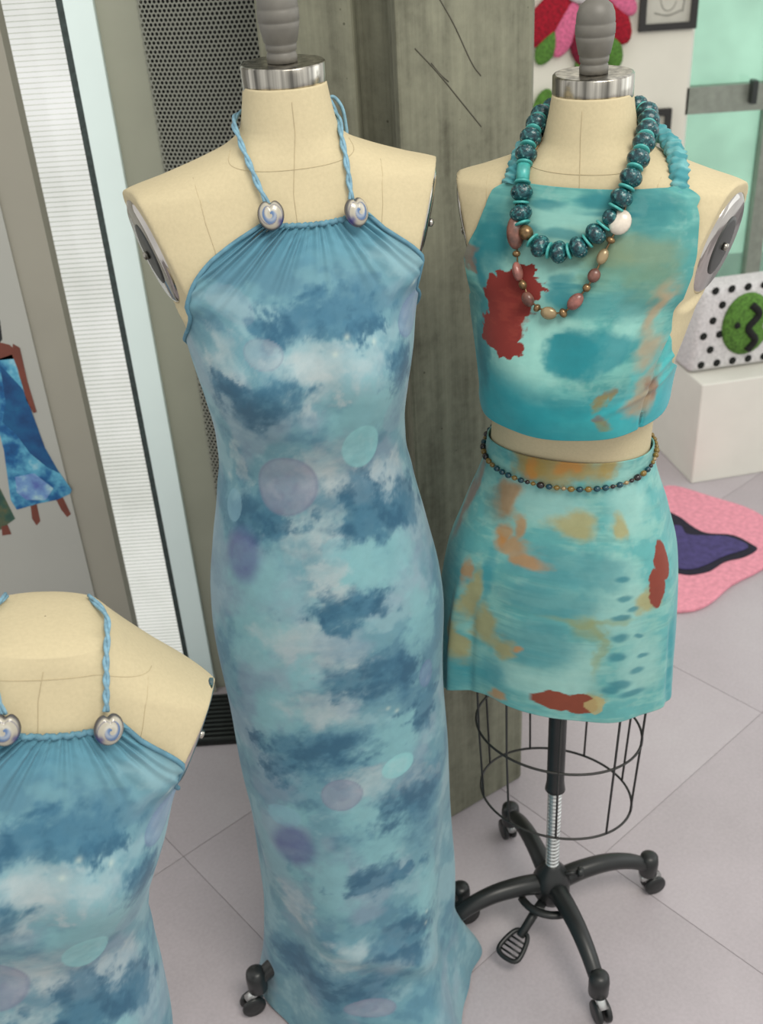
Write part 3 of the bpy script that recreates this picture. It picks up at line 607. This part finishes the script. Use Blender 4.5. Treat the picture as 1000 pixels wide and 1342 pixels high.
def halter(parent,dz,zhem,nth,nz):
    use(XL); tz=np.linspace(0,1,nz); zs=zhem+(1.386-zhem)*(1-(1-tz)**1.0)
    U,ZZ=np.meshgrid(np.linspace(-1,1,nth),zs); tl=np.interp(ZZ,EL[:,0],EL[:,1]); tr=np.interp(ZZ,ER[:,0],ER[:,1]); TH=tl+(tr-tl)*(U+1)/2
    # neckline dips a little between the beads
    dipz=np.where(ZZ>1.34,(ZZ-1.34)/.046,0)*(-.006*np.cos((TH-.09)/.26*math.pi/2).clip(0,1)); ZV=ZZ+dipz
    X,Y=dress(TH,ZV); col=cloud_print(.15*TH,ZV)
    d=np.clip(1.386-ZZ,0,1); xc=X-.024; ph=xc/(.020+.55*d)
    de1=(TH-tl)*.12; de2=(tr-TH)*.12; fold=.0050*np.exp(-d/.055)*np.sin(ph*19+1.2*np.sin(ph*7))*sst(1.27,1.33,ZZ)*(.45+.55*sst(.015,.06,np.abs(xc)))+.0015*np.exp(-d/.012)*np.sin(ph*43+2*np.sin(ph*11))
    fold=fold+sst(1.29,1.335,ZZ)*.0022*(np.sin(de1*570)*np.exp(-de1/.016)+np.sin(de2*570)*np.exp(-de2/.016))
    low=sst(.75,.15,ZZ); fold=fold+low*(.010*np.sin(3*TH+1.+ZZ*4)+.006*np.sin(7*TH-ZZ*9))+.0015*sst(1.2,1.0,ZZ)*np.sin(TH*2+ZZ*22)*np.exp(-((np.abs(TH)-1.2)/.5)**2)*1.5
    diag=np.exp(-((ZZ-(.26-.10*(TH+.3)))/.025)**2)*np.exp(-((TH-.2)/.7)**2)*.010; fold=fold+diag*(zhem<.3)
    train=.036*np.exp(-((TH-1.5)/.28)**2)*sst(.15,.0,ZZ)*(1+.25*np.sin(TH*14+ZZ*12))*(zhem<.3); fold=fold+train+.075*np.exp(-((TH-.28)/.42)**2)*sst(.16,.0,ZZ)*(zhem<.3)
    n=np.maximum(np.hypot(X,Y),1e-6); X=X+fold*X/n; Y=Y+fold*Y/n
    grid('dress_body',X,Y,ZV+dz,'cloth',parent,col)
    def E(tab,off=.006,z0=1.115):
        o=[]
        for z in np.linspace(z0,1.385,44):
            a=np.interp(z,tab[:,0],tab[:,1]); x,y=dress(np.array([a]),np.array([z]),off); o.append((float(x[0]),float(y[0]),z+dz))
        return o
    for tb in (EL,ER): MB().tube(E(tb),.0026,8).build('edge_binding','binding',parent,True); 
    nk=[]
    for a in np.linspace(-.15,.33,60):
        z=1.386-.006*max(0,math.cos((a-.09)/.26*math.pi/2)); x,y=dress(np.array([a]),np.array([z]),.0055+.0012*math.sin(a*130)); nk.append((float(x[0]),float(y[0]),z+dz))
    MB().tube(nk,[.0030+.0007*math.sin(k*2.1) for k in range(60)],8).build('gathered_neckline','binding',parent,True)
def heart(parent,c,tilt,mirror=1,s=1.):
    nr,npz=26,64; r,p=np.meshgrid(np.linspace(0.02,1,nr),np.linspace(0,2*np.pi,npz,endpoint=False),indexing='ij')
    R=.0150*(1-.30*np.exp(-((p-np.pi/2)/.25)**2)+.04*np.cos(2*(p-np.pi/2)))*np.where(np.sin(p)<0,1+.10*np.sin(p)**2*-np.sin(p),1)*s
    x=R*r*np.cos(p)*mirror; z=R*r*np.sin(p); h=.0085*np.sqrt(np.clip(1-r**2,0,1))*s
    X=np.vstack([x,x[::-1]]); Zz=np.vstack([z,z[::-1]]); Y=np.vstack([-h,h[::-1]])
    sw=np.sin(p*1.0+7.5*r); col=np.zeros(x.shape+(3,))+lin((180,174,158)); col=lay(col,(84,116,160),sst(.1,.5,sw)*(r<.62)); col=lay(col,(44,46,110),np.exp(-((sw-.1)/.18)**2)*sst(.25,.5,r)*.8)
    col=lay(col,(78,76,78),sst(.80,.95,r)); col=lay(col,(214,214,206),np.exp(-((r-.35)/.12)**2)*.4); col=lay(col,(40,44,120),np.exp(-((p-5.6)/.35)**2)*sst(.5,.8,r)*.8)
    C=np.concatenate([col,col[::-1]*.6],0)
    o=grid('heart_bead',X,Y,Zz,'heart',parent,C,wrap=True); o.location=c; o.rotation_euler=tilt; return o
def cords(parent,dz,left,right,tail=True):
    for pts in (left,right):
        base=smooth_path([(a,b,c+dz) for a,b,c in pts],60); n=len(base)
        for ph in (0,math.pi):
            k=np.arange(n); tw=np.stack([.0016*np.cos(k*.35+ph),-.0012*np.sin(k*.35+ph)**2,.0016*np.sin(k*.35+ph)],1); MB().tube(base+tw,.0020,6).build('strap_cord','cord',parent,True)
    if tail:
        for pts in ([(.056,.036,1.478),(.066,.030,1.490),(.076,.026,1.478),(.079,.024,1.455),(.078,.02,1.448)],[(.054,.038,1.476),(.062,.030,1.488),(.070,.027,1.470),(.072,.022,1.450)]):
            MB().tube(smooth_path([(a,b,c+dz) for a,b,c in pts],30),.0021,6).build('strap_tail','cord',parent,True)
CL=[(-.030,-.080,1.405),(-.037,-.071,1.424),(-.042,-.062,1.441),(-.046,-.047,1.455),(-.049,-.028,1.468),(-.050,.005,1.478),(-.036,.040,1.482),(.008,.060,1.483)]
CR=[(.062,-.078,1.400),(.062,-.071,1.416),(.062,-.064,1.432),(.062,-.053,1.447),(.062,-.038,1.460),(.066,.0,1.473),(.054,.036,1.480),(.010,.060,1.483)]
dA=tag(empty('halter_dress',(*FL,0),(0,0,YL)),'floor-length blue cloud and moon print halter dress with spiral heart beads','dress')
halter(dA,DZL,-.0,420,640); cords(dA,DZL,CL,CR)
heart(dA,(-.029,-.092,1.398+DZL),(math.radians(-18),0,math.radians(-6)),1); heart(dA,(.064,-.092,1.391+DZL),(math.radians(-18),0,math.radians(24)),-1)

# ================================================================== turquoise crop top
def paint_base(u,v,a,b,c,seed):
    n=fbm(u*1.,v*2.2,22,5,seed); s=fbm(u*3,v*26,5,4,seed+1); k=fbm(u,v,70,4,seed+2)
    col=np.zeros(u.shape+(3,))+lin(a); col=lay(col,b,sst(.44,.62,n*.7+s*.3)*.9); col=lay(col,c,sst(.55,.72,s)*.35); col=lay(col,(170,206,196),sst(.58,.75,k)*.18); return col
def ragged(u,v,b,seed,am=.011,fine=.5):
    w=(fbm(u,v,60,5,seed)-.5)*am*2; w2=(fbm(u,v,60,5,seed+1)-.5)*am*2; st=(fbm(u*40,v*170,1,4,seed+2)-.5)*am*fine; return blob(u,v,b,.05,w+st,w2)
def top_print(u,v):
    col=paint_base(u,v,(84,158,156),(120,184,176),(46,132,138),20); w1=(fbm(u,v,26,5,21)-.5)*.06; w2=(fbm(u,v*2,26,5,22)-.5)*.03
    def many(l,c,a,soft=.5):
        nonlocal col
        for b in l: col=lay(col,c,blob(u,v,b,soft,w1,w2)*a)
    many([(-.007,1.379,.044,.02),(-.021,1.336,.036,.025),(-.067,1.317,.03,.025),(-.008,1.262,.031,.026),(.064,1.268,.019,.035),(-.04,1.25,.06,.07)],(150,202,192),.75)
    col=lay(col,(26,164,176),sst(1.215,1.165,v+.25*(u-.0)*(u<0)+.3*w2)*.85); many([(.08,1.142,.06,.03),(.141,1.225,.03,.033),(.16,1.20,.03,.04)],(64,186,190),.6)
    many([(.05,1.349,.042,.033),(.024,1.349,.027,.02),(.079,1.317,.026,.025)],(112,142,116),.6); many([(.05,1.36,.05,.02)],(150,150,112),.3)
    many([(-.076,1.353,.022,.055),(-.118,1.239,.018,.06),(-.085,1.30,.012,.06)],(24,118,130),.75); many([(.04,1.245,.05,.024),(.02,1.24,.03,.02)],(28,128,138),.8,.25); many([(.059,1.413,.03,.032),(.039,1.30,.055,.016)],(36,120,128),.55)
    for b in ((-.02,1.402,.018,.006),(.018,1.408,.013,.008),(-.003,1.305,.012,.012),(.0,1.318,.016,.004),(-.037,1.375,.014,.006),(-.003,1.325,.010,.006),(-.005,1.372,.018,.006),(.03,1.395,.02,.004)): col=lay(col,(28,122,134),blob(u,v,b,.4,w1*.4,w2*.4)*.65)
    many([(.097,1.291,.016,.030),(.118,1.245,.02,.022),(.147,1.19,.018,.034),(.135,1.17,.02,.012)],(182,152,118),.7,.6); many([(-.101,1.341,.011,.009),(-.097,1.328,.009,.007),(.082,1.16,.012,.007),(.072,1.19,.008,.010),(.155,1.19,.012,.02)],(140,92,70),.65,.5); many([(.085,1.15,.012,.008),(.073,1.185,.01,.012)],(150,140,70),.6,.5)
    for i,b in enumerate(((-.043,1.318,.0215,.0184),(-.067,1.288,.036,.022),(-.077,1.262,.037,.021),(-.067,1.243,.028,.0113),(-.029,1.328,.009,.008),(-.022,1.312,.012,.003),(-.096,1.252,.018,.0129),(-.058,1.30,.03,.02))): col=lay(col,(128,44,38),ragged(u,v,b,40+i,.013,.9))
    m=ragged(u,v,(-.067,1.278,.03,.03),50); col=lay(col,(150,62,50),m*sst(.5,.7,fbm(u,v*3,60,4,52))*.4)
    return col
TL=np.array([(1.10,-math.pi),(1.15,-3.0),(1.18,-2.3),(1.22,-1.65),(1.255,-1.25),(1.29,-1.02),(1.32,-.815),(1.34,-.72),(1.368,-.62),(1.395,-.56),(1.426,-.56)])
TR=np.array([(1.10,math.pi),(1.13,3.0),(1.15,2.2),(1.175,1.65),(1.21,1.28),(1.25,1.05),(1.297,.84),(1.34,.74),(1.373,.72),(1.405,.70),(1.426,.84)])
ct=tag(empty('crop_top',(*FR,0),(0,0,YR)),'turquoise crop top with brick-red paint patch and gathered halter straps','top')
use(XR); U,ZZ=np.meshgrid(np.linspace(-1,1,420),np.linspace(1.124,1.426,300)); tl=np.interp(ZZ,TL[:,0],TL[:,1]); tr=np.interp(ZZ,TR[:,0],TR[:,1]); TH=tl+(tr-tl)*(U+1)/2
ZV=ZZ+.014*sst(1.20,1.124,ZZ)*np.clip(1-np.cos(TH),0,1)-.004*np.exp(-(ZZ-1.426)**2/.0003)*np.cos(U*1.5); X,Y=top(TH,ZV)
fd=.004*np.exp(-((ZZ-(1.215+.10*(TH-1.1)))/.008)**2)*sst(.5,1.2,TH)+.003*np.exp(-((ZZ-(1.19+.04*(TH-1.1)))/.006)**2)*sst(.2,1.1,TH)+.003*np.exp(-((TH-.62-(1.42-ZZ)*-.9)/.05)**2)*sst(1.2,1.4,ZZ)+.0025*np.sin(TH*9+ZZ*30)*sst(1.22,1.14,ZZ)*.5-.003*np.exp(-((TH-1.02+(1.25-ZZ)*.5)/.02)**2)*sst(1.3,1.25,ZZ)
nn=np.hypot(X,Y); X=X+fd*X/nn; Y=Y+fd*Y/nn
grid('top_body',X,Y,ZV+DZR,'cloth',ct,top_print(.15*TH,ZV),solid=.0015)
# side-seam line, straps with gathers
def strap(pts,name):
    b=smooth_path([(a,c,z+DZR) for a,c,z in pts],110); n=len(b); nc=20; V=np.zeros((n,nc,3)); up=Vector((0,0,1))
    for k in range(n):
        t=Vector(b[min(k+1,n-1)]-b[max(k-1,0)]).normalized(); a=t.cross(up).normalized(); u2=a.cross(t)
        for i in range(nc):
            g=2*math.pi*i/nc; r=.0105+.0016*math.sin(k*.9+1.5*math.sin(g*2))+.0012*math.sin(g*5+k*.3); p=Vector(b[k])+a*r*math.cos(g)*1.0+u2*r*.75*math.sin(g); V[k,i]=p
    uu,vv=np.meshgrid(np.linspace(0,.05,nc),np.linspace(0,.3,n)); grid(name,V[...,0],V[...,1],V[...,2],'cloth',ct,paint_base(uu,vv,(72,150,158),(120,184,186),(30,110,122),60),wrap=True)
strap([(-.070,-.060,1.418),(-.066,-.046,1.437),(-.064,-.022,1.454),(-.056,.012,1.468),(-.030,.050,1.478),(.012,.066,1.480)],'gathered_strap')
strap([(.126,-.052,1.412),(.122,-.034,1.436),(.112,-.004,1.449),(.096,.026,1.458),(.066,.052,1.470),(.020,.066,1.480)],'gathered_strap')
# ================================================================== mini skirt
def skirt_print(u,v):
    col=paint_base(u,v,(100,174,174),(136,194,186),(66,142,146),70); w1=(fbm(u,v,26,5,71)-.5)*.05; w2=(fbm(u,v*1.5,26,5,72)-.5)*.035
    def many(l,c,a,soft=.5):
        nonlocal col
        for b in l: col=lay(col,c,blob(u,v,b,soft,w1,w2)*a)
    many([(.0,.723,.053,.03),(.09,.872,.043,.063),(.134,.762,.042,.058),(.045,.752,.028,.043),(-.055,1.02,.028,.023),(.005,1.01,.044,.033),(.135,1.011,.05,.043)],(160,206,198),.7)
    many([(.037,.915,.064,.026),(.014,.864,.053,.024),(.0,.79,.04,.04)],(78,146,154),.7,.45); many([(-.105,.688,.035,.038),(-.046,.715,.028,.029),(.225,.73,.03,.123),(-.15,.80,.05,.12),(-.065,.876,.015,.04)],(44,146,160),.65)
    many([(.013,1.064,.071,.021),(-.042,1.066,.028,.02),(.096,1.071,.028,.016)],(166,140,72),.85,.5); many([(.035,.981,.025,.022),(.101,.982,.014,.018),(-.088,.838,.013,.05),(-.034,.771,.018,.020),(-.102,.746,.014,.032),(-.06,.80,.016,.03),(.065,.700,.018,.016),(.141,.865,.024,.017)],(176,158,92),.75,.45)
    many([(.065,.795,.007,.05),(.06,.84,.05,.006),(.055,.83,.02,.02)],(146,152,96),.5,.6)
    many([(-.068,.999,.026,.024),(-.038,.936,.032,.012),(-.007,.920,.018,.010),(-.033,.967,.013,.02),(-.059,.948,.011,.015),(-.106,.878,.007,.022),(-.013,.778,.004,.006),(-.034,.672,.011,.012),(-.04,1.06,.012,.02),(.02,1.07,.02,.014)],(196,132,58),.7,.45); many([(-.08,.99,.03,.03)],(120,104,82),.45); many([(-.17,.98,.02,.07)],(160,84,52),.6)
    for b in ((.099,.877,.013,.005),(.098,.846,.013,.005),(.094,.811,.013,.007),(.092,.779,.014,.007),(.128,.81,.011,.004),(.128,.749,.013,.006),(.103,.728,.018,.007),(.123,.708,.023,.007),(.14,.774,.012,.004),(.086,.719,.013,.006),(.115,.857,.011,.004),(.097,.906,.011,.004)): col=lay(col,(48,126,140),blob(u,v,b,.45,w1*.3,w2*.25)*.75)
    for i,b in enumerate(((.185,.916,.018,.030),(.164,.880,.017,.030))): col=lay(col,(136,62,48),ragged(u,v,b,90+i,.007))
    col=lay(col,(136,66,46),np.maximum(ragged(u,v,(.020,.694,.020,.0165),95,.008),ragged(u,v,(.045,.690,.026,.0165),96,.008)))
    col=lay(col,(186,170,116),ragged(u,v,(.068,.690,.014,.014),97,.008)*.8); return col
sk=tag(empty('mini_skirt',(*FR,0),(0,0,YR)),'turquoise A-line mini skirt with gold stains and rust paint marks','skirt')
TH,TT=np.meshgrid(np.linspace(-math.pi,math.pi,420),np.linspace(0,1,300)); hem=.660-.044*sst(-.2,-1.4,TH)*sst(-3.1,-2.2,TH)-.004*np.sin(TH*3); ZV=hem+(1.075-.013*(1-np.cos(TH))-hem)*TT
X,Y=skirt(TH,ZV); fo=(1-TT)*(.0045*np.sin(5*TH+1)+.003*np.sin(9*TH+2))+.008*np.exp(-((TH+.72)/.07)**2)*sst(.9,.78,ZV)-.004*np.exp(-((TH+.55)/.06)**2)*sst(.86,.76,ZV)-.004*np.exp(-((TH-1.33)/.05)**2)*sst(.86,.76,ZV)+.001*np.sin(ZV*60+TH*4)*sst(.9,1.05,ZV)
n=np.hypot(X,Y); X=X+fo*X/n; Y=Y+fo*Y/n
grid('skirt_body',X,Y,ZV+DZR,'cloth',sk,skirt_print(.15*TH,ZV),solid=.0018)
# ================================================================== jewellery
def align(d): return Vector((0,0,1)).rotation_difference(Vector(d).normalized()).to_euler()
nk=tag(empty('chunky_necklace',(*FR,0),(0,0,YR)),'chunky necklace of dark speckled teal beads with turquoise disc spacers','necklace')
P1=[(.012,.070,1.490),(-.030,.058,1.490),(-.052,.022,1.486),(-.053,-.012,1.478),(-.054,-.040,1.462),(-.053,-.062,1.440),(-.050,-.080,1.417),(-.048,-.090,1.396),(-.041,-.098,1.378),(-.025,-.104,1.364),(-.002,-.107,1.357),(.021,-.106,1.361),(.041,-.100,1.376),(.054,-.094,1.392),(.065,-.086,1.411),(.073,-.076,1.431),(.078,-.060,1.450),(.080,-.036,1.466),(.078,-.004,1.478),(.070,.032,1.486),(.046,.058,1.490)]
pth=smooth_path([(a,b,c+DZR) for a,b,c in P1]+[(P1[0][0],P1[0][1],P1[0][2]+DZR)],400)
_,LEN=by_len(pth,2); NB=int(LEN/.0232); stp=LEN/NB
bm=MB().ball((0,0,0),(.0134,.0134,.0104),16,10).mesh('bead'); bs=MB().ball((0,0,0),(.0085,.0085,.0095),14,8).mesh('small_bead'); sm=MB().lathe([(.003,-.0014),(.0092,-.0014),(.0100,0),(.0092,.0014),(.003,.0014)],n=18).mesh('spacer'); tm2=MB().lathe([(.004,-.011),(.0078,-.0095),(.0080,0),(.0078,.0095),(.004,.011)],n=16).mesh('tube_bead')
pos,_=by_len(pth,np.arange(NB)*stp); pos2,_=by_len(pth,np.arange(NB)*stp+.004); spc,_=by_len(pth,(np.arange(NB)+.5)*stp); spc2,_=by_len(pth,(np.arange(NB)+.5)*stp+.004)
for k in range(NB):
    p=pos[k]; front=p[1]<-.03
    zl=p[2]-DZR; kind='bead'
    if front and p[0]<0 and abs(zl-1.430)<.012: kind='tube_bead'
    elif front and p[0]<-.02 and abs(zl-1.366)<.010: kind='gold'
    elif front and p[0]>.045 and abs(zl-1.390)<.011: kind='small'
    me,mt={'bead':(bm,'speck'),'tube_bead':(tm2,'turq'),'gold':(bs,'bronze'),'small':(bs,'speck')}[kind]
    if kind=='gold': me=bs.copy()
    place('bead' if kind!='tube_bead' else 'tube_bead',me,mt,nk,True,p).rotation_euler=align(pos2[k]-p)
    place('spacer',sm,'turq',nk,True,spc[k]).rotation_euler=align(spc2[k]-spc[k])
sn=tag(empty('stone_necklace',(*FR,0),(0,0,YR)),'long thin necklace of brown and pearl stones hanging below the chunky beads','necklace')
P2=[(-.052,-.085,1.374),(-.049,-.094,1.35),(-.045,-.101,1.331),(-.037,-.107,1.317),(-.028,-.114,1.303),(-.016,-.118,1.294),(-.001,-.12,1.29),(.016,-.119,1.291),(.029,-.114,1.305),(.04,-.108,1.32),(.047,-.103,1.334),(.054,-.095,1.354),(.061,-.089,1.372),(.069,-.08,1.391)]
ST=[('brown',(.0115,.008,.020)),('bronze',(.005,.005,.004)),('pink',(.008,.006,.012)),('bronze',(.006,.005,.006)),('brown',(.0095,.007,.0095)),('bronze',(.005,.005,.004)),('goldbead',(.008,.006,.0100)),('bronze',(.006,.005,.0045)),('pink',(.008,.0065,.0115)),('bronze',(.005,.005,.005)),('brown',(.0075,.006,.0085)),('goldbead',(.0065,.005,.0095)),('bronze',(.0055,.005,.004)),('pearl',(.0130,.007,.0145))]
cp=[(-.040,-.01,1.470),(-.052,-.046,1.440),(-.056,-.076,1.404)]+P2+[(.074,-.070,1.415),(.078,-.046,1.445),(.068,-.008,1.470)]
MB().tube(smooth_path([(a,b-.006,c+DZR) for a,b,c in cp],120),.0012,6).build('chain','bronze',sn,True)
for k,(mt,r) in enumerate(ST):
    a=Vector(P2[max(k-1,0)]); b=Vector(P2[min(k+1,len(P2)-1)]); rot=Vector((0,0,1)).rotation_difference((b-a).normalized()).to_matrix()
    p=P2[k]; MB().ball((0,0,0),r,14,10).build('stone',mt,sn,True,(p[0],p[1]-.004-r[1],p[2]+DZR)).rotation_euler=rot.to_euler()
be=tag(empty('bead_belt',(*FR,0),(0,0,YR)),'thin belt of small amber, teal and black beads around the skirt waist','belt')
PB=[]; use(XR)
for a in np.linspace(-math.pi,math.pi,40,endpoint=False):
    z=1.050-.013*math.cos(a-.05); x,y=skirt(np.array([a]),np.array([z])); h=math.hypot(x[0],y[0]); PB.append((float(x[0]*(1+.0045/h)),float(y[0]*(1+.0045/h)),z))
pth=smooth_path([(a,b,c+DZR) for a,b,c in PB],300,True); pth=np.vstack([pth,pth[:1]]); MB().tube(pth[:-1],.0007,5,True).build('belt_cord','bronze',be,True)
_,LEN=by_len(pth,2); s=0.; random.seed(3)
sizes=[(.0048,'jet'),(.0030,'amber'),(.0040,'dteal'),(.0030,'goldbead'),(.0042,'amber'),(.0030,'jet'),(.0042,'dteal'),(.0036,'amber')]; mm={}
for r,mt in sizes: mm.setdefault((r,mt),MB().ball((0,0,0),(r,r,r*1.15),10,7).mesh('bead'))
seq=[]
while s<LEN-.006:
    r,mt=random.choice(sizes); seq.append((s+r*1.2,r,mt)); s+=r*2.4+.0012
for q,r,mt in seq:
    p,_=by_len(pth,np.array([q,q+.003])); place('bead',mm[(r,mt)],mt,be,True,p[0]).rotation_euler=align(p[1]-p[0])

# ================================================================== neckless form in a second halter dress
E3=(math.radians(-2.0),math.radians(12.34),math.radians(13.8)); L3=(-.6326,.7161,-.3166)
from mathutils import Euler
R3=Euler(E3).to_matrix().to_4x4(); R3.translation=Vector(L3); base=R3@Vector((0,0,.70)); IN=R3.inverted()
fC=make_form('dress_form',L3,E3,0.,XL,'low neckless cream dress form wearing the short blue cloud-print halter dress',False,None,.70)
pa=IN@Vector((base.x,base.y,.03)); MB().tube([(0,0,.70),(0,0,.56),tuple(IN@Vector((base.x,base.y,.16))),tuple(pa)],.015,12).build('pole','black',fC,True)
mb=MB()
for g in range(4):
    a=math.radians(45+90*g); mb.tube([tuple(IN@Vector((base.x,base.y,.045))),tuple(IN@Vector((base.x+.2*math.cos(a),base.y+.2*math.sin(a),.014)))],[.018,.012],8)
mb.build('base','black',fC,True)
dC=tag(empty('halter_dress',L3,E3),'short blue cloud-print halter dress with spiral heart beads on the neckless form','dress')
halter(dC,0.,.66,360,330); cords(dC,0.,CL[:5]+[(-.050,-.005,1.462),(-.03,.04,1.462)],CR[:4]+[(.064,-.030,1.456),(.064,.0,1.460),(.05,.04,1.458)],False)
heart(dC,(-.029,-.092,1.398),(math.radians(-18),0,math.radians(-6)),1); heart(dC,(.064,-.092,1.391),(math.radians(-18),0,math.radians(14)),-1)
